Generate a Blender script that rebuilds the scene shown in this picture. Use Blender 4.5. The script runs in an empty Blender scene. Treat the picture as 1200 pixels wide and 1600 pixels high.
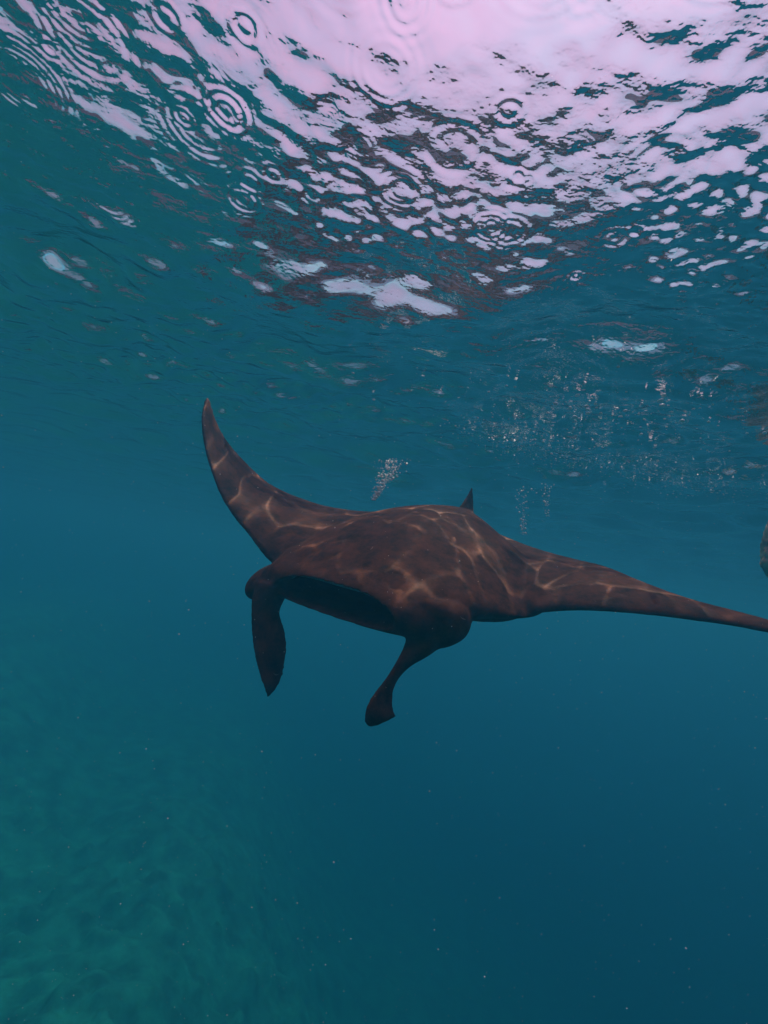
import bpy, bmesh, math
import numpy as np
from mathutils import Matrix, Vector

sc = bpy.context.scene
R = math.radians

# ---------------------------------------------------------------- camera
CAM_LOC = Vector((0.0, 0.0, -1.42))
PITCH, ROLL, FOCAL = R(7.5), R(9.5), 760.0 / 1600.0
cam = bpy.data.cameras.new('camera')
cam.sensor_fit = 'VERTICAL'
cam.sensor_height = 24.0
cam.lens = 24.0 * FOCAL
cam.clip_start, cam.clip_end = 0.05, 600.0
cam_ob = bpy.data.objects.new('camera', cam)
sc.collection.objects.link(cam_ob)
cam_ob.matrix_world = (Matrix.Translation(CAM_LOC) @ Matrix.Rotation(R(90) + PITCH, 4, 'X')
                       @ Matrix.Rotation(ROLL, 4, 'Z'))
sc.camera = cam_ob

# ---------------------------------------------------------------- sky and sun
SUN_ELEV, SUN_AZ = R(62), R(25)              # azimuth clockwise from +Y
world = bpy.data.worlds.new('World')
sc.world = world
world.use_nodes = True
wn, wl = world.node_tree.nodes, world.node_tree.links
wn.clear()
w_out = wn.new('ShaderNodeOutputWorld')
sky = wn.new('ShaderNodeTexSky')
sky.sky_type = 'NISHITA'
sky.sun_disc = False
sky.sun_elevation = SUN_ELEV
sky.sun_rotation = SUN_AZ
bg_sky = wn.new('ShaderNodeBackground')
bg_sky.inputs['Strength'].default_value = 0.06
wl.new(sky.outputs[0], bg_sky.inputs['Color'])
# a thin even veil of pinkish rain cloud over the whole sky
w_tc = wn.new('ShaderNodeTexCoord')
w_no = wn.new('ShaderNodeTexNoise')
w_no.inputs['Scale'].default_value = 4.5
w_no.inputs['Detail'].default_value = 5
wl.new(w_tc.outputs['Generated'], w_no.inputs['Vector'])
w_mr = wn.new('ShaderNodeMapRange')
w_mr.inputs['From Min'].default_value = 0.3
w_mr.inputs['From Max'].default_value = 0.7
w_mr.inputs['To Min'].default_value = 0.55
w_mr.inputs['To Max'].default_value = 1.0
wl.new(w_no.outputs[0], w_mr.inputs['Value'])
bg_cloud = wn.new('ShaderNodeBackground')
# overcast sky: twice to three times brighter overhead than at the horizon
w_sep = wn.new('ShaderNodeSeparateXYZ'); wl.new(w_tc.outputs['Generated'], w_sep.inputs[0])
w_ov = wn.new('ShaderNodeMapRange')
w_ov.inputs['From Min'].default_value = 0.0; w_ov.inputs['From Max'].default_value = 1.0
w_ov.inputs['To Min'].default_value = 0.14; w_ov.inputs['To Max'].default_value = 1.30
wl.new(w_sep.outputs['Z'], w_ov.inputs['Value'])
w_col = wn.new('ShaderNodeMix'); w_col.data_type = 'RGBA'; w_col.blend_type = 'MULTIPLY'; w_col.inputs[0].default_value = 1.0
w_col.inputs[6].default_value = (1.0, 0.50, 0.80, 1)
wl.new(w_ov.outputs[0], w_col.inputs[7]); wl.new(w_col.outputs[2], bg_cloud.inputs['Color'])
bg_cloud.inputs['Strength'].default_value = 0.47
w_mix = wn.new('ShaderNodeMixShader')
wl.new(w_mr.outputs[0], w_mix.inputs[0])
wl.new(bg_sky.outputs[0], w_mix.inputs[1])
wl.new(bg_cloud.outputs[0], w_mix.inputs[2])
wl.new(w_mix.outputs[0], w_out.inputs['Surface'])

sun = bpy.data.lights.new('sun', 'SUN')
sun.energy = 5.0
sun.angle = R(1.0)                           # softened a little by the thin rain cloud
sun.color = (1.0, 0.90, 0.78)
sun.cycles.is_caustics_light = True          # sunlight is focused by the ripples
sun_ob = bpy.data.objects.new('sun', sun)
sc.collection.objects.link(sun_ob)
sd = Vector((math.sin(SUN_AZ) * math.cos(SUN_ELEV), math.cos(SUN_AZ) * math.cos(SUN_ELEV), math.sin(SUN_ELEV)))
sun_ob.rotation_euler = sd.to_track_quat('Z', 'Y').to_euler()

sc.view_settings.view_transform = 'Standard'
sc.view_settings.look = 'None'
sc.view_settings.exposure = 1.15
sc.view_settings.gamma = 1.0
sc.render.engine = 'CYCLES'
cy = sc.cycles
cy.max_bounces = 10
cy.volume_bounces = 3
cy.diffuse_bounces = 2
cy.glossy_bounces = 4
cy.transmission_bounces = 6
cy.transparent_max_bounces = 12
cy.sample_clamp_indirect = 4.0
cy.use_denoising = True

# ---------------------------------------------------------------- helpers
def tag(o, label=None, cat=None, group=None, kind=None):
    for k, v in (('label', label), ('category', cat), ('group', group), ('kind', kind)):
        if v is not None:
            o[k] = v
    return o

def link(name, me, parent=None, mat=None, smooth=True):
    o = bpy.data.objects.new(name, me)
    sc.collection.objects.link(o)
    if mat:
        me.materials.append(mat)
    if smooth:
        me.polygons.foreach_set('use_smooth', np.ones(len(me.polygons), bool))
    if parent:
        o.parent = parent
    return o

def quads_mesh(name, verts, quads):
    me = bpy.data.meshes.new(name)
    verts = np.asarray(verts, np.float32)
    quads = np.asarray(quads, np.int32)
    me.vertices.add(len(verts))
    me.vertices.foreach_set('co', verts.ravel())
    me.loops.add(quads.size)
    me.loops.foreach_set('vertex_index', quads.ravel())
    k = quads.shape[1]
    me.polygons.add(len(quads))
    me.polygons.foreach_set('loop_start', np.arange(len(quads), dtype=np.int32) * k)
    me.polygons.foreach_set('loop_total', np.full(len(quads), k, np.int32))
    me.update(calc_edges=True)
    return me

def grid_faces(nx, ny):
    i = np.arange(nx * ny).reshape(nx, ny)
    return np.stack([i[:-1, :-1], i[1:, :-1], i[1:, 1:], i[:-1, 1:]], -1).reshape(-1, 4)

def new_mat(name):
    m = bpy.data.materials.new(name)
    m.use_nodes = True
    nt = m.node_tree
    nt.nodes.clear()
    out = nt.nodes.new('ShaderNodeOutputMaterial')
    return m, nt, nt.nodes, nt.links, out

def axis(lo, a, b, hi, step, grow):
    """coordinates with an even fine step in [a, b], growing geometrically outside"""
    mid = np.arange(a, b + step * .5, step)
    up, dn = [], []
    s, x = step, mid[-1]
    while x < hi:
        s *= grow; x += s; up.append(x)
    s, x = step, mid[0]
    while x > lo:
        s *= grow; x -= s; dn.append(x)
    return np.concatenate([np.array(dn[::-1]), mid, np.array(up)])

def vnoise(X, Y, scale, seed, oct=3):
    """smooth value noise in 0..1"""
    rng = np.random.default_rng(seed)
    out, amp, tot = 0, 1.0, 0.0
    for o in range(oct):
        T = rng.random((64, 64))
        x, y = X / scale * 2 ** o + 17.3 * o, Y / scale * 2 ** o + 5.1 * o
        xi, yi = np.floor(x).astype(int), np.floor(y).astype(int)
        fx, fy = x - xi, y - yi
        fx, fy = fx * fx * (3 - 2 * fx), fy * fy * (3 - 2 * fy)
        g = lambda a, b: T[(xi + a) % 64, (yi + b) % 64]
        v = (g(0, 0) * (1 - fx) + g(1, 0) * fx) * (1 - fy) + (g(0, 1) * (1 - fx) + g(1, 1) * fx) * fy
        out = out + amp * v; tot += amp; amp *= .5
    return out / tot

def sstep(a, b, x):
    t = np.clip((x - a) / (b - a), 0, 1)
    return t * t * (3 - 2 * t)

# ---------------------------------------------------------------- water surface
EXT = 80.0
xs = axis(-EXT, -2.6, 2.6, EXT, 0.0068, 1.035)
ys = axis(-EXT, 0.4, 3.2, EXT, 0.0068, 1.018)
X, Y = np.meshgrid(xs, ys, indexing='ij')
SP = np.maximum(np.gradient(xs)[:, None], np.gradient(ys)[None, :])   # local mesh spacing

def band(lam0, lam1, slope, n, seed, main, spread):
    rng = np.random.default_rng(seed)
    Z = np.zeros_like(X)
    for i in range(n):
        lam = lam0 * (lam1 / lam0) ** rng.random()
        k = 2 * math.pi / lam
        a = main + rng.normal() * spread
        amp = slope * math.sqrt(2.0 / n) / k
        att = sstep(0.33, 0.16, SP / lam)
        Z += amp * att * np.cos(k * (X * math.cos(a) + Y * math.sin(a)) + rng.random() * 6.283)
    return Z

patch = sstep(.38, .62, vnoise(X, Y, .9, 3))
patch2 = sstep(.42, .66, vnoise(X, Y, .55, 8))
far = sstep(1.80, 2.35, Y)
chop = sstep(3.0, 5.0, np.hypot(X, Y))            # choppier away from the lee of the camera
Z = band(2.2, 6.0, .045, 14, 11, R(60), R(35))
lee = sstep(-.6, -1.8, X) * sstep(1.3, 2.0, Y)
Z += band(.50, 1.2, .056, 26, 12, R(70), R(50)) * (1 + 1.6 * far + .6 * chop + .4 * lee)
Z += band(.125, .27, .125, 48, 13, R(75), R(60)) * (.12 + .26 * patch + .66 * far + .7 * chop + .5 * lee)
Z += band(.085, .16, .100, 44, 15, R(75), R(60)) * (.34 + .8 * patch2) * (1 - far)
Z += band(.045, .08, .140, 52, 14, R(80), R(60)) * (.28 + .9 * patch * patch2) * (1 - far)
# rings spreading from rain drops
rng = np.random.default_rng(21)
for i in range(120):
    cx, cy_ = rng.uniform(-2.4, 2.4), rng.uniform(.40, 2.0)
    r0 = .008 + .12 * rng.random() ** 1.6
    lam = rng.uniform(.019, .036)
    A = .0007 * math.exp(rng.normal(0, .6)) * 1.4 * (lam / .03) * math.exp(-r0 / .09) * 2.4
    i0, i1 = np.searchsorted(xs, [cx - .26, cx + .26])
    j0, j1 = np.searchsorted(ys, [cy_ - .26, cy_ + .26])
    if i1 - i0 < 8 or j1 - j0 < 8:
        continue
    r = np.hypot(X[i0:i1, j0:j1] - cx, Y[i0:i1, j0:j1] - cy_)
    w = .022 + .25 * r0
    Z[i0:i1, j0:j1] += A * np.exp(-((r - r0) / w) ** 2) * np.cos(6.283 * (r - r0) / lam)
surf_me = quads_mesh('water_surface', np.stack([X, Y, Z], -1).reshape(-1, 3), grid_faces(len(xs), len(ys)))
m, nt, N, Lk, out = new_mat('water_surface')
fres = N.new('ShaderNodeFresnel'); fres.inputs['IOR'].default_value = 1.333
mixs = N.new('ShaderNodeMixShader')
thru = N.new('ShaderNodeMixShader'); thru.inputs[0].default_value = 0.88
tran = N.new('ShaderNodeBsdfTransparent')
refr = N.new('ShaderNodeBsdfRefraction'); refr.inputs['IOR'].default_value = 1.333; refr.inputs['Roughness'].default_value = 0
glos = N.new('ShaderNodeBsdfGlossy'); glos.inputs['Roughness'].default_value = 0
tc = N.new('ShaderNodeTexCoord')
mp = N.new('ShaderNodeMapping'); mp.inputs['Scale'].default_value = (5.0, 9.0, 5.0); mp.inputs['Rotation'].default_value = (0, 0, R(-15))
rip = N.new('ShaderNodeTexNoise'); rip.inputs['Scale'].default_value = 1.0; rip.inputs['Detail'].default_value = 3
bump = N.new('ShaderNodeBump'); bump.inputs['Strength'].default_value = 1.0; bump.inputs['Distance'].default_value = .020
Lk.new(tc.outputs['Object'], mp.inputs['Vector']); Lk.new(mp.outputs[0], rip.inputs['Vector']); Lk.new(rip.outputs[0], bump.inputs['Height'])
rip2 = N.new('ShaderNodeTexNoise'); rip2.inputs['Scale'].default_value = 60.0; rip2.inputs['Detail'].default_value = 1
bump2 = N.new('ShaderNodeBump'); bump2.inputs['Strength'].default_value = 1.0; bump2.inputs['Distance'].default_value = .0020
Lk.new(tc.outputs['Object'], rip2.inputs['Vector']); Lk.new(rip2.outputs[0], bump2.inputs['Height']); Lk.new(bump.outputs[0], bump2.inputs['Normal'])
bump = bump2
Lk.new(bump.outputs[0], fres.inputs['Normal']); Lk.new(bump.outputs[0], glos.inputs['Normal'])
Lk.new(tran.outputs[0], thru.inputs[1]); Lk.new(refr.outputs[0], thru.inputs[2])
Lk.new(fres.outputs[0], mixs.inputs[0]); Lk.new(thru.outputs[0], mixs.inputs[1]); Lk.new(glos.outputs[0], mixs.inputs[2])
Lk.new(mixs.outputs[0], out.inputs['Surface'])
surf = link('water_surface', surf_me, mat=m)
surf.cycles.is_caustics_caster = True
tag(surf, 'rippled underside of the sea surface dimpled by rain', kind='structure')

# ---------------------------------------------------------------- sea floor: a reef slope rising to the left
fx = axis(-EXT, -12, 3, EXT, 0.12, 1.06)
fy = axis(-EXT, -1, 14, EXT, 0.12, 1.06)
FX, FY = np.meshgrid(fx, fy, indexing='ij')
def floor_z(x, y):
    d = x + .18 * (y - 3)
    z = -11.6 - 7.5 * sstep(-3.0, 8, d) - 9.0 * sstep(4, 30, d) + 4.6 * sstep(-5.5, -15, d)
    return z
FZ = floor_z(FX, FY)
att = sstep(.7, .2, np.maximum(np.gradient(fx)[:, None], np.gradient(fy)[None, :]))
FZ = FZ + (vnoise(FX, FY, 4.0, 31) - .5) * 1.4 + att * ((vnoise(FX, FY, 1.3, 32) - .5) * 1.0 + np.maximum(0, vnoise(FX, FY, .55, 33, 2) - .5) * 1.2)
floor_me = quads_mesh('sea_floor', np.stack([FX, FY, FZ], -1).reshape(-1, 3), grid_faces(len(fx), len(fy)))
m, nt, N, Lk, out = new_mat('reef_floor')
bs = N.new('ShaderNodeBsdfPrincipled'); bs.inputs['Roughness'].default_value = .9
tc = N.new('ShaderNodeTexCoord')
no = N.new('ShaderNodeTexNoise'); no.inputs['Scale'].default_value = 1.3; no.inputs['Detail'].default_value = 10; no.inputs['Roughness'].default_value = .7
cr = N.new('ShaderNodeValToRGB')
cr.color_ramp.elements[0].position = .38; cr.color_ramp.elements[0].color = (.012, .22, .14, 1)
cr.color_ramp.elements[1].position = .68; cr.color_ramp.elements[1].color = (.05, .70, .44, 1)
Lk.new(tc.outputs['Object'], no.inputs['Vector']); Lk.new(no.outputs[0], cr.inputs[0]); Lk.new(cr.outputs[0], bs.inputs['Base Color'])
Lk.new(bs.outputs[0], out.inputs['Surface'])
tag(link('sea_floor', floor_me, mat=m), 'reef slope of sand and coral fading into green haze', kind='structure')

# ---------------------------------------------------------------- the sea water as even haze
bm = bmesh.new(); bmesh.ops.create_cube(bm, size=1.0)
haze_me = bpy.data.meshes.new('haze'); bm.to_mesh(haze_me); bm.free()
haze = link('haze', haze_me, smooth=False)
zt, zb = .42, -32.0
haze.scale = (2 * EXT + 12, 2 * EXT + 12, zt - zb)
haze.location = (0, 0, (zt + zb) / 2)
m, nt, N, Lk, out = new_mat('sea_water_haze')
pv = N.new('ShaderNodeVolumePrincipled')
pv.inputs['Color'].default_value = (.055, .445, .69, 1)
pv.inputs['Absorption Color'].default_value = (.0, .10, .05, 1)
pv.inputs['Density'].default_value = .085
pv.inputs['Anisotropy'].default_value = .5
Lk.new(pv.outputs[0], out.inputs['Volume'])
haze_me.materials.append(m)
tag(haze, 'blue green sea water', kind='stuff')

# ---------------------------------------------------------------- manta ray
# the ray's own survey frame, fixed in the world: a level point 1.42 m down, pitched up and rolled a little
CAMM = np.array(Matrix.Translation((0.0, 0.0, -1.42)) @ Matrix.Rotation(R(97.5), 4, 'X') @ Matrix.Rotation(R(9.5), 4, 'Z'))
def W(p):
    """survey-frame metres (right, up, ahead) -> world"""
    p = np.asarray(p, float)
    q = np.stack([p[..., 0], p[..., 1], -p[..., 2]], -1)
    return q @ CAMM[:3, :3].T + CAMM[:3, 3]
def at(px, py, d):
    return np.array([(px - 600) / 760 * d, (800 - py) / 760 * d, d])

def spline(P, n):
    """Catmull-Rom through rows of P -> n rows"""
    P = np.asarray(P, float)
    Q = np.concatenate([[2 * P[0] - P[1]], P, [2 * P[-1] - P[-2]]])
    t = np.linspace(0, len(P) - 1 - 1e-9, n)
    i = t.astype(int); f = (t - i)[:, None]
    a, b, c, d = Q[i], Q[i + 1], Q[i + 2], Q[i + 3]
    return .5 * (2 * b + (c - a) * f + (2 * a - 5 * b + 4 * c - d) * f ** 2 + (3 * b - a - 3 * c + d) * f ** 3)

def loft(rings):
    """closed solid through rings (n x m x 3), ends capped with fans"""
    rings = np.asarray(rings); n, mm, _ = rings.shape
    v = rings.reshape(-1, 3)
    f = []
    for i in range(n - 1):
        for j in range(mm):
            k = (j + 1) % mm
            f.append((i * mm + j, i * mm + k, (i + 1) * mm + k, (i + 1) * mm + j))
    c0, c1 = len(v), len(v) + 1
    v = np.concatenate([v, [rings[0].mean(0)], [rings[-1].mean(0)]])
    for j in range(mm):
        k = (j + 1) % mm
        f.append((c0, k, j)); f.append((c1, (n - 1) * mm + j, (n - 1) * mm + k))
    return v, f

B = np.array([.540, .272, .790]); B /= np.linalg.norm(B)          # towards the tail
Ld = np.array([.885, -.135, -.47]); Ld -= B * Ld.dot(B); Ld /= np.linalg.norm(Ld)
U = np.cross(B, Ld); U *= np.sign(U[1]); U /= np.linalg.norm(U)
M0 = at(532, 940, 2.27)
def loc(s, l, u):
    return M0 + s * B + l * Ld + u * U

def wing(LE, TE, TH, n=60, mth=20, camber=None):
    """LE, TE rows of points; TH rows of thickness; airfoil loops between"""
    le, te, th = spline(LE, n), spline(TE, n), spline(np.asarray(TH)[:, None], n)[:, 0]
    rings = []
    for i in range(n):
        ch = te[i] - le[i]
        j0, j1 = max(i - 1, 0), min(i + 1, n - 1)
        sp = (le[j1] + te[j1] - le[j0] - te[j0])
        nrm = np.cross(sp, ch); nrm /= np.linalg.norm(nrm) + 1e-9
        if nrm.dot(U) < 0 and abs(nrm.dot(U)) > .05: nrm = -nrm
        c = .5 * (1 - np.cos(np.linspace(0, math.pi, mth)))
        prof = 2.6 * (.42 * np.sqrt(c) * (1 - c) + .22 * c * (1 - c)) + .06 * np.sqrt(np.clip(c * (1 - c), 0, 1)) * 2
        up = [le[i] + ch * cc + nrm * th[i] * pp * .62 for cc, pp in zip(c, prof)]
        lo = [le[i] + ch * cc - nrm * th[i] * pp * .38 for cc, pp in zip(c, prof)]
        rings.append(np.array(up + lo[-2:0:-1]))
    return loft(rings)

def tube(cs, a, b, n=40, mth=24, ex=2.2):
    """rings with centre rows cs and half-axis vectors a, b"""
    cs, a, b = spline(cs, n), spline(a, n), spline(b, n)
    t = np.linspace(0, 2 * math.pi, mth, endpoint=False)
    ct, st = np.cos(t), np.sin(t)
    cx = np.sign(ct) * np.abs(ct) ** (2 / ex); sx = np.sign(st) * np.abs(st) ** (2 / ex)
    return loft(cs[:, None] + a[:, None] * cx[None, :, None] + b[:, None] * sx[None, :, None])

def ellipsoid(c, ax, n=24):
    ph = np.linspace(.02, math.pi - .02, n)
    t = np.linspace(0, 2 * math.pi, 2 * n, endpoint=False)
    ax = np.asarray(ax)
    return loft([c + ax[0] * math.cos(p) + math.sin(p) * (np.cos(t)[:, None] * ax[1] + np.sin(t)[:, None] * ax[2]) for p in ph])

solids = []
# trunk: rings along the body, (s, half width, top, bottom, lift)
# exponent e: low = boxy head, high = a crest that melts into the wings
tr = [(-.07, .40, .085, .045, 0, .36), (-.045, .465, .10, .062, 0, .32), (.0, .50, .120, .072, 0, .30), (.10, .53, .14, .08, 0, .32), (.25, .60, .172, .105, .0, .50), (.5, .76, .205, .13, .0, 1.1),
      (.75, .80, .212, .13, .0, 1.5), (1.0, .72, .186, .10, .0, 1.6), (1.25, .46, .13, .065, -.01, 1.4), (1.45, .16, .06, .04, -.02, .7), (1.56, .03, .025, .02, -.03, .5)]
rings = []
trs = spline(tr, 70)
tt = np.linspace(0, math.pi, 40)
for s, hw, tp, bt, lf, e in trs:
    x = np.cos(tt)
    h = np.sqrt(np.clip(1 - x * x, 0, 1)) ** (2 * e)
    hb = np.sqrt(np.clip(1 - x * x, 0, 1)) ** (.55 + e * .85)
    xx = np.concatenate([x, x[::-1][1:-1]]) * hw
    zz = np.concatenate([h * tp, -(hb[::-1][1:-1]) * bt]) + lf
    dr = .12 * sstep(.15, .6, s)                     # the lowered wing draws its shoulder down with it
    zz = zz - dr * np.clip(xx / hw, 0, 1) ** 1.6
    rings.append(M0 + s * B + xx[:, None] * Ld + zz[:, None] * U)
solids.append(loft(rings))
# image-right wing (the ray's left), coming towards the viewer
LE = [loc(.10, .30, -.02), at(770, 972, 2.36), at(835, 958, 2.29), at(900, 953, 2.24), at(962, 956, 2.18), at(1030, 962, 2.11), at(1095, 970, 2.05), at(1158, 980, 1.99), at(1225, 994, 1.93), at(1290, 1012, 1.87), at(1335, 1030, 1.83)]
TE = [loc(1.35, .05, .0), at(790, 838, 3.28), at(840, 857, 3.15), at(890, 871, 2.98), at(945, 884, 2.74), at(1010, 911, 2.46), at(1075, 935, 2.28), at(1140, 952, 2.15), at(1210, 971, 2.04), at(1280, 999, 1.93), at(1333, 1027, 1.85)]
TH = [.30, .25, .20, .165, .13, .105, .085, .065, .05, .035, .02]
solids.append(wing(LE, TE, TH))
# image-left wing (the ray's right), swept up
LE = [loc(.10, -.30, .0), at(425, 880, 2.66), at(400, 853, 2.74), at(388, 836, 2.79), at(367, 811, 2.88), at(346, 778, 2.98), at(331, 741, 3.06), at(319, 700, 3.14), at(314, 662, 3.20), at(316, 636, 3.25), at(322, 620, 3.29)]
TE = [loc(1.35, -.05, .0), at(622, 800, 3.45), at(585, 800, 3.55), at(548, 797, 3.60), at(497, 787, 3.62), at(428, 759, 3.60), at(384, 721, 3.55), at(354, 686, 3.49), at(338, 656, 3.43), at(332, 636, 3.38), at(328, 621, 3.32)]
TH = [.30, .25, .21, .18, .145, .115, .09, .07, .05, .035, .02]
solids.append(wing(LE, TE, TH))
# lobes that carry the eyes
el, er = at(703, 972, 2.12), at(412, 914, 2.52)
solids.append(tube([at(640, 968, 2.10), at(672, 975, 2.07), at(702, 972, 2.10), at(722, 968, 2.17), at(731, 968, 2.22)],
                   [Ld * .05 - B * .02, Ld * .09 - B * .03, Ld * .08, Ld * .045, Ld * .012], [U * .085, U * .110, U * .105, U * .075, U * .02], n=40, mth=32, ex=2.1))
solids.append(ellipsoid(at(424, 908, 2.59), [B * .17, Ld * .085, U * .085]))
# cephalic fins: hanging paddles
k = 760.0
def paddle(rows, ex):
    """rows: left edge px, right edge px, depth, thickness, twist (depth offset of the right edge)"""
    cs, a, b = [], [], []
    for (x0, y0), (x1, y1), d, th, tw in rows:
        p0, p1 = at(x0, y0, d - tw), at(x1, y1, d + tw)
        cs.append((p0 + p1) / 2); a.append((p1 - p0) / 2)
        b.append(np.array([0, 0, 1.0]) * th - .0)
    return tube(cs, a, b, n=50, ex=ex)
solids.append(paddle([((404, 905), (450, 912), 2.46, .09, .0), ((394, 930), (446, 934), 2.44, .075, .03), ((392, 955), (437, 957), 2.42, .055, .05), ((391.5, 980), (444.5, 980), 2.40, .04, .06), ((394, 1008), (449, 1008), 2.38, .035, .06),
                      ((399, 1036), (446.5, 1036), 2.36, .03, .05), ((406, 1060), (440.5, 1062), 2.34, .024, .04), ((412, 1077), (431, 1079), 2.33, .018, .02), ((416, 1089), (420, 1090), 2.33, .008, .0)], 1.7))
solids.append(paddle([((640, 950), (700, 985), 2.12, .09, -.03), ((637, 985), (690, 1008), 2.09, .075, -.02), ((634, 1000), (668, 1026), 2.07, .055, .0), ((625, 1022), (645, 1039), 2.05, .04, .02), ((611, 1047), (627, 1055), 2.02, .035, .03), ((598, 1066), (616.5, 1074), 2.00, .03, .03),
                      ((582, 1085), (614.5, 1093), 1.98, .025, .03), ((571, 1103), (617, 1109), 1.96, .022, .03), ((567, 1117), (622, 1118), 1.95, .018, .025), ((568, 1129), (613, 1124), 1.95, .018, .015), ((574, 1138), (594, 1133), 1.95, .010, .0)], 1.8))
# dorsal fin
b0, b1, tp_ = at(712, 797, 3.42), at(742, 812, 3.52), at(737.5, 760, 3.56)
mid = (b0 + b1) / 2
solids.append(tube([mid - .05 * U, mid, mid * .45 + tp_ * .55 + .012 * B, tp_], [(b1 - b0) * .62, (b1 - b0) * .46, (b1 - b0) * .2, (b1 - b0) * .03],
                   [Ld * .035, Ld * .022, Ld * .014, Ld * .006], n=24, ex=2))
# whip tail
solids.append(tube([loc(1.40, 0, -.03), loc(1.62, 0, -.16), loc(1.95, .02, -.40), loc(2.3, .05, -.66)], [Ld * .045, Ld * .022, Ld * .014, Ld * .010], [U * .035, U * .022, U * .014, U * .010], n=30, mth=12, ex=2))

vs, fs, o_ = [], [], 0
for v, f in solids:
    vs.append(W(v)); fs += [tuple(i + o_ for i in q) for q in f]; o_ += len(v)
raw = bpy.data.meshes.new('raw'); raw.from_pydata(np.concatenate(vs).tolist(), [], fs)
bm = bmesh.new(); bm.from_mesh(raw)
bmesh.ops.recalc_face_normals(bm, faces=bm.faces); bm.to_mesh(raw); bm.free()
tmp = bpy.data.objects.new('raw', raw); sc.collection.objects.link(tmp)

def bake(ob):
    dg = bpy.context.evaluated_depsgraph_get()
    return bpy.data.meshes.new_from_object(ob.evaluated_get(dg))
VOX = .0085
md = tmp.modifiers.new('r', 'REMESH'); md.mode = 'VOXEL'; md.voxel_size = VOX
me1 = bake(tmp)
tmp.modifiers.clear(); tmp.data = me1
# mouth cavity
cav_v, cav_f = tube([loc(-.25, 0, .029), loc(-.07, 0, .027), loc(.02, 0, .026), loc(.18, 0, -.01), loc(.32, 0, -.02), loc(.38, 0, -.02)],
                    [Ld * .36, Ld * .335, Ld * .325, Ld * .29, Ld * .19, Ld * .05], [U * .077, U * .075, U * .073, U * .070, U * .05, U * .02], n=40, mth=48, ex=2.5)
cm = bpy.data.meshes.new('cav'); cm.from_pydata(W(cav_v).tolist(), [], cav_f)
bm = bmesh.new(); bm.from_mesh(cm); bmesh.ops.recalc_face_normals(bm, faces=bm.faces); bm.to_mesh(cm); bm.free()
cav = bpy.data.objects.new('cav', cm); sc.collection.objects.link(cav)
md = tmp.modifiers.new('b', 'BOOLEAN'); md.operation = 'DIFFERENCE'; md.object = cav; md.solver = 'EXACT'
md = tmp.modifiers.new('r', 'REMESH'); md.mode = 'VOXEL'; md.voxel_size = VOX
md = tmp.modifiers.new('s', 'SMOOTH'); md.factor = .5; md.iterations = 14
me2 = bake(tmp)
for ob in (tmp, cav):
    bpy.data.objects.remove(ob)
ROOT = W(loc(.6, 0, 0))
me2.transform(Matrix.Translation(Vector(-ROOT)))
me2.materials.clear()
manta = bpy.data.objects.new('manta_ray', None); sc.collection.objects.link(manta)
manta.location = ROOT
tag(manta, 'dark brown manta ray swimming towards the viewer with light rippling over its back', 'manta ray')

m, nt, N, Lk, out = new_mat('manta_skin')
bs = N.new('ShaderNodeBsdfPrincipled'); bs.inputs['Roughness'].default_value = .7; bs.inputs['IOR'].default_value = 1.2; bs.inputs['Specular IOR Level'].default_value = .2
tc = N.new('ShaderNodeTexCoord')
no = N.new('ShaderNodeTexNoise'); no.inputs['Scale'].default_value = 9; no.inputs['Detail'].default_value = 9; no.inputs['Roughness'].default_value = .75
cr = N.new('ShaderNodeValToRGB')
cr.color_ramp.elements[0].position = .35; cr.color_ramp.elements[0].color = (.021, .0078, .0045, 1)
cr.color_ramp.elements[1].position = .70; cr.color_ramp.elements[1].color = (.150, .051, .025, 1)
Lk.new(tc.outputs['Object'], no.inputs['Vector']); Lk.new(no.outputs[0], cr.inputs[0]); Lk.new(cr.outputs[0], bs.inputs['Base Color'])
no2 = N.new('ShaderNodeTexNoise'); no2.inputs['Scale'].default_value = 90; no2.inputs['Detail'].default_value = 4
Lk.new(tc.outputs['Object'], no2.inputs['Vector'])
bp = N.new('ShaderNodeBump'); bp.inputs['Strength'].default_value = .25; bp.inputs['Distance'].default_value = .004
Lk.new(no2.outputs[0], bp.inputs['Height']); Lk.new(bp.outputs[0], bs.inputs['Normal'])
Lk.new(bs.outputs[0], out.inputs['Surface'])
SKIN = m
body = link('body', me2, parent=manta, mat=SKIN)
body.cycles.is_caustics_receiver = True
# pale lining behind the upper lip
th = np.linspace(R(12), R(168), 26)
cs = np.array([loc(.005 + .02 * abs(math.cos(t)), .315 * np.sign(math.cos(t)) * abs(math.cos(t)) ** .8, .026 + .066 * math.sin(t) ** .8) for t in th])
v, f = tube(cs, np.tile(B * .022, (26, 1)), np.tile(U * .010, (26, 1)), n=70, mth=12, ex=2)
me = bpy.data.meshes.new('lip_lining'); me.from_pydata((W(v) - ROOT).tolist(), [], f)
m, nt, N, Lk, out = new_mat('lip_lining')
bs = N.new('ShaderNodeBsdfPrincipled'); bs.inputs['Base Color'].default_value = (.17, .18, .20, 1); bs.inputs['Roughness'].default_value = .5
Lk.new(bs.outputs[0], out.inputs['Surface'])
link('lip_lining', me, parent=manta, mat=m)
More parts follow.
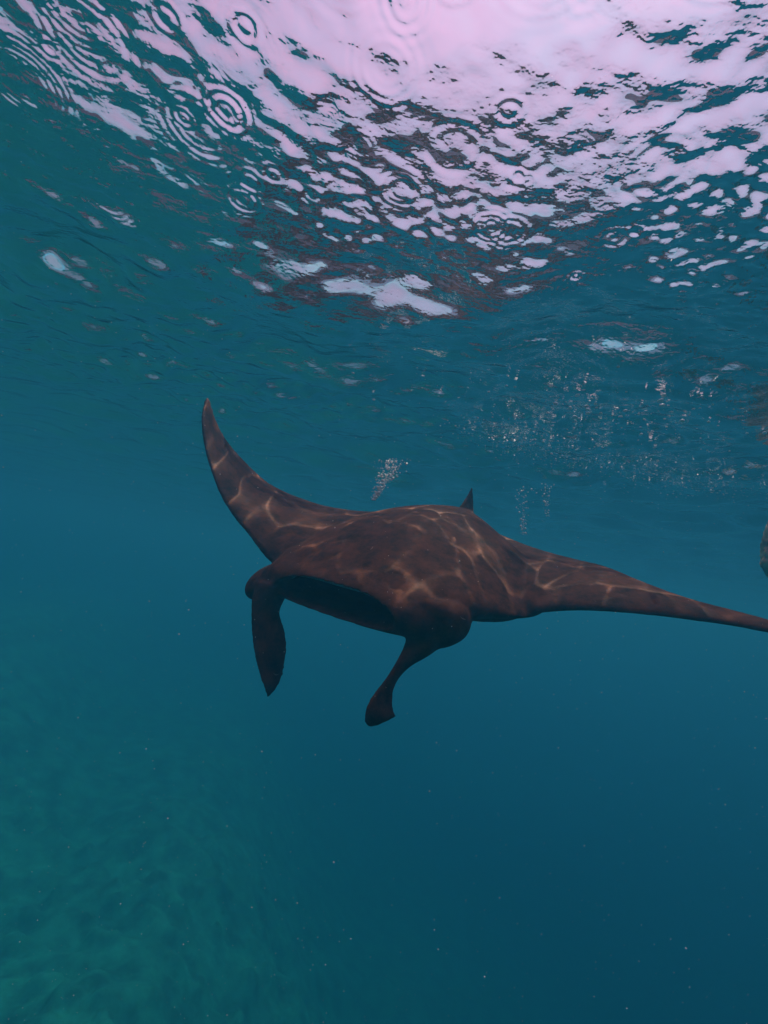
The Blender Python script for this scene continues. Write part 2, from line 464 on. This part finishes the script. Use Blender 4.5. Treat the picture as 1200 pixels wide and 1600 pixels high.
# old pale scratches
from mathutils.bvhtree import BVHTree
bv = BVHTree.FromPolygons([v.co + Vector(ROOT) for v in me2.vertices], [p.vertices[:] for p in me2.polygons])
m, nt, N, Lk, out = new_mat('scratch')
bs = N.new('ShaderNodeBsdfPrincipled'); bs.inputs['Base Color'].default_value = (.22, .17, .15, 1); bs.inputs['Roughness'].default_value = .7
Lk.new(bs.outputs[0], out.inputs['Surface'])
for pts in ([(719, 963), (723, 967), (728, 968)], [(427, 1052), (431, 1054.5), (436, 1053)], [(578, 859), (581, 857), (583, 853)]):
    pp = []
    for px, py in spline(np.array(pts, float), 9):
        d = Vector(W(at(px, py, 1.0))) - CAM_LOC
        h = bv.ray_cast(CAM_LOC, d.normalized())
        pp.append(np.array(h[0]))
    pp = np.array(pp); w_ = np.sin(np.linspace(.15, math.pi - .15, 9))[:, None] * .0022
    v, f = tube(pp, w_ * [1, 0, 0], w_ * [0, 0, 1], n=16, mth=8, ex=2)
    me = bpy.data.meshes.new('scratch'); me.from_pydata((v - ROOT).tolist(), [], f)
    link('scratch', me, parent=manta, mat=m)
# eyes, one on the outside of each lobe
def eye(p, r, look):
    look = np.asarray(look) / np.linalg.norm(look)
    a = np.cross(look, U); a /= np.linalg.norm(a); b = np.cross(look, a)
    v, f = ellipsoid(p, [look * r, a * r, b * r], 14)
    me = bpy.data.meshes.new('eye'); me.from_pydata((W(v) - ROOT).tolist(), [], f)
    return link('eye', me, parent=manta, mat=EYE)
m, nt, N, Lk, out = new_mat('manta_eye')
bs = N.new('ShaderNodeBsdfPrincipled'); bs.inputs['Base Color'].default_value = (.012, .012, .014, 1); bs.inputs['Roughness'].default_value = .12
Lk.new(bs.outputs[0], out.inputs['Surface'])
EYE = m
eye(at(720, 988, 2.15), .018, Ld * .8 + B * .2)
eye(at(389, 922, 2.53), .020, -Ld)

# ---------------------------------------------------------------- air bubbles and drifting specks
def ico(sub):
    bm = bmesh.new(); bmesh.ops.create_icosphere(bm, subdivisions=sub, radius=1.0)
    v = np.array([x.co[:] for x in bm.verts]); f = np.array([[q.index for q in x.verts] for x in bm.faces]); bm.free()
    return v, f
IV, IF = ico(1)
def swarm(name, pts, rad, mat, label, squash=1.0, seed=0):
    rng = np.random.default_rng(seed)
    n = len(pts)
    sc3 = np.stack([rad * rng.uniform(.8, 1.3, n), rad * rng.uniform(.8, 1.3, n), rad * squash * rng.uniform(.7, 1.1, n)], -1)
    v = (IV[None] * sc3[:, None] + np.asarray(pts)[:, None]).reshape(-1, 3)
    f = (IF[None] + (np.arange(n) * len(IV))[:, None, None]).reshape(-1, 3)
    o = link(name, quads_mesh(name, v, f), mat=mat)
    o.cycles.is_caustics_receiver = True
    return tag(o, label, kind='stuff')
m, nt, N, Lk, out = new_mat('air_bubble')
bs = N.new('ShaderNodeBsdfPrincipled'); bs.inputs['Base Color'].default_value = (.85, .82, .8, 1); bs.inputs['Roughness'].default_value = .15
Lk.new(bs.outputs[0], out.inputs['Surface'])
AIR = m
m, nt, N, Lk, out = new_mat('drifting_speck')
bs = N.new('ShaderNodeBsdfPrincipled'); bs.inputs['Base Color'].default_value = (.8, .78, .7, 1); bs.inputs['Roughness'].default_value = .8
Lk.new(bs.outputs[0], out.inputs['Surface'])
SPECK = m
def surf_z(x, y):
    i = np.clip(np.searchsorted(xs, x), 0, len(xs) - 1); j = np.clip(np.searchsorted(ys, y), 0, len(ys) - 1)
    return Z[i, j]
rng = np.random.default_rng(77)
# bubbles caught just under the surface where rain churns it, ahead and to the right
n = 380
bx, by = rng.normal(1.5, .65, n), rng.normal(3.6, .6, n)
c = np.stack([bx, by, surf_z(bx, by) - .015 - np.abs(rng.normal(0, .10, n))], -1)
swarm('surface_bubbles', c, rng.uniform(.004, .012, n) * rng.random(n) ** 2 + .002, AIR, 'scattered tiny air bubbles under the churned surface', .7, 1)
# plumes sinking behind a wave break
def plume(px, py, d, w, h, n, lean, label, seed):
    rng = np.random.default_rng(seed)
    t = rng.random(n)
    c0 = at(px, py, d)
    q = c0 + np.stack([rng.normal(0, w, n) * (1.1 - t) + lean * t, -h * t, rng.normal(0, w, n)], -1)
    return swarm('bubble_plume', W(q), (.002 + .009 * rng.random(n) ** 3), AIR, label, 1, seed)
plume(618, 718, 3.6, .055, .30, 520, -.16, 'dense white plume of bubbles sinking left of the dorsal fin', 5)
plume(815, 760, 4.2, .04, .42, 150, .02, 'thin column of bubbles hanging right of the dorsal fin', 6)
plume(852, 756, 4.2, .03, .28, 80, .02, 'shorter faint column of bubbles farther right of the fin', 7)
# foam streaks where little waves break, lying on the underside of the surface
def foam(x0, y0, x1, y1, w, n, label, seed):
    rng = np.random.default_rng(seed)
    t = rng.random(n)
    x = x0 + (x1 - x0) * t + rng.normal(0, w, n); y = y0 + (y1 - y0) * t + rng.normal(0, w * 1.3, n)
    z = surf_z(x, y) - .01 - np.abs(rng.normal(0, .05, n))
    return swarm('surface_foam', np.stack([x, y, z], -1), (.0018 + .009 * rng.random(n) ** 5), AIR, label, .4, seed)
foam(.7, 4.2, 1.3, 4.4, .17, 500, 'patch of foam bubbles where the surface breaks above the fin', 8)
foam(1.3, 4.5, 3.6, 4.7, .17, 900, 'long streak of foam bubbles along the surface to the right', 9)
# the larger bubbles that can be told apart
IV2, IF2 = ico(3)
bub = bpy.data.meshes.new('air_bubble'); bub.from_pydata((IV2 * [1, 1, .6]).tolist(), [], IF2.tolist()); bub.materials.append(AIR)
bub.polygons.foreach_set('use_smooth', np.ones(len(IF2), bool))
for i in range(60):
    x, y = 1.05 + abs(rng.normal(0, .75)), 2.75 + abs(rng.normal(0, .65))
    o = bpy.data.objects.new('air_bubble', bub); sc.collection.objects.link(o)
    r = .005 + .013 * rng.random() ** 2
    o.location = (x, y, float(surf_z(x, y)) - r * 1.2 - .05 * rng.random() ** 2)
    o.scale = (r * rng.uniform(.9, 1.7), r * rng.uniform(.8, 1.2), r)
    o.rotation_euler = (rng.uniform(-.3, .3), rng.uniform(-.3, .3), rng.uniform(0, 3))
    tag(o, 'small white air bubble resting against the underside of the surface', 'air bubble', 'air bubbles under the surface')
# specks floating everywhere in the water
n = 2600
d = rng.uniform(.7, 4.5, n)
q = np.stack([rng.uniform(-.85, .85, n) * d, rng.uniform(-1.1, .9, n) * d, d], -1)
wq = W(q); keep = wq[:, 2] < -.12
swarm('drifting_specks', wq[keep], (rng.uniform(.0006, .0019, n) * rng.uniform(.4, 1, n))[keep] * (.5 + .35 * d[keep]), SPECK, 'fine pale specks drifting in the water', 1, 3)

# ---------------------------------------------------------------- coral pinnacle at the right edge
tp = spline([(.42, .02), (.36, .09), (.2, .15), (.0, .19), (-.25, .20), (-.5, .19), (-1.0, .4), (-3, 1.0), (-7, 1.8), (-14, 2.6)], 150)
tt = np.linspace(0, 2 * math.pi, 72, endpoint=False)
rr = []
nz = vnoise(np.cos(tt)[None, :] * 1.2 + tp[:, :1] * .9 + 20, np.sin(tt)[None, :] * 1.2 + tp[:, :1] * 1.4 + 30, .22, 91, 4)
for i, (z, r) in enumerate(tp):
    k = r * (.45 + 1.1 * nz[i])
    rr.append(np.stack([np.cos(tt) * k, np.sin(tt) * k, np.full(72, z)], -1))
v, f = loft(rr)
PC = W(at(1246, 850, 3.7))
v = v + np.stack([PC[0] + .8 * np.maximum(0, -v[:, 2] - .2), np.full(len(v), PC[1]), np.full(len(v), PC[2])], -1)
me = bpy.data.meshes.new('coral_pinnacle'); me.from_pydata(v.tolist(), [], f)
m, nt, N, Lk, out = new_mat('coral_rock')
bs = N.new('ShaderNodeBsdfPrincipled'); bs.inputs['Roughness'].default_value = .9
tc = N.new('ShaderNodeTexCoord')
no = N.new('ShaderNodeTexNoise'); no.inputs['Scale'].default_value = 6; no.inputs['Detail'].default_value = 8
cr = N.new('ShaderNodeValToRGB')
cr.color_ramp.elements[0].position = .4; cr.color_ramp.elements[0].color = (.22, .16, .07, 1)
cr.color_ramp.elements[1].position = .65; cr.color_ramp.elements[1].color = (.62, .50, .28, 1)
Lk.new(tc.outputs['Object'], no.inputs['Vector']); Lk.new(no.outputs[0], cr.inputs[0]); Lk.new(cr.outputs[0], bs.inputs['Base Color']); Lk.new(bs.outputs[0], out.inputs['Surface'])
tag(link('coral_pinnacle', me, mat=m), 'yellowish coral rock just entering the right edge under the surface', 'coral rock')
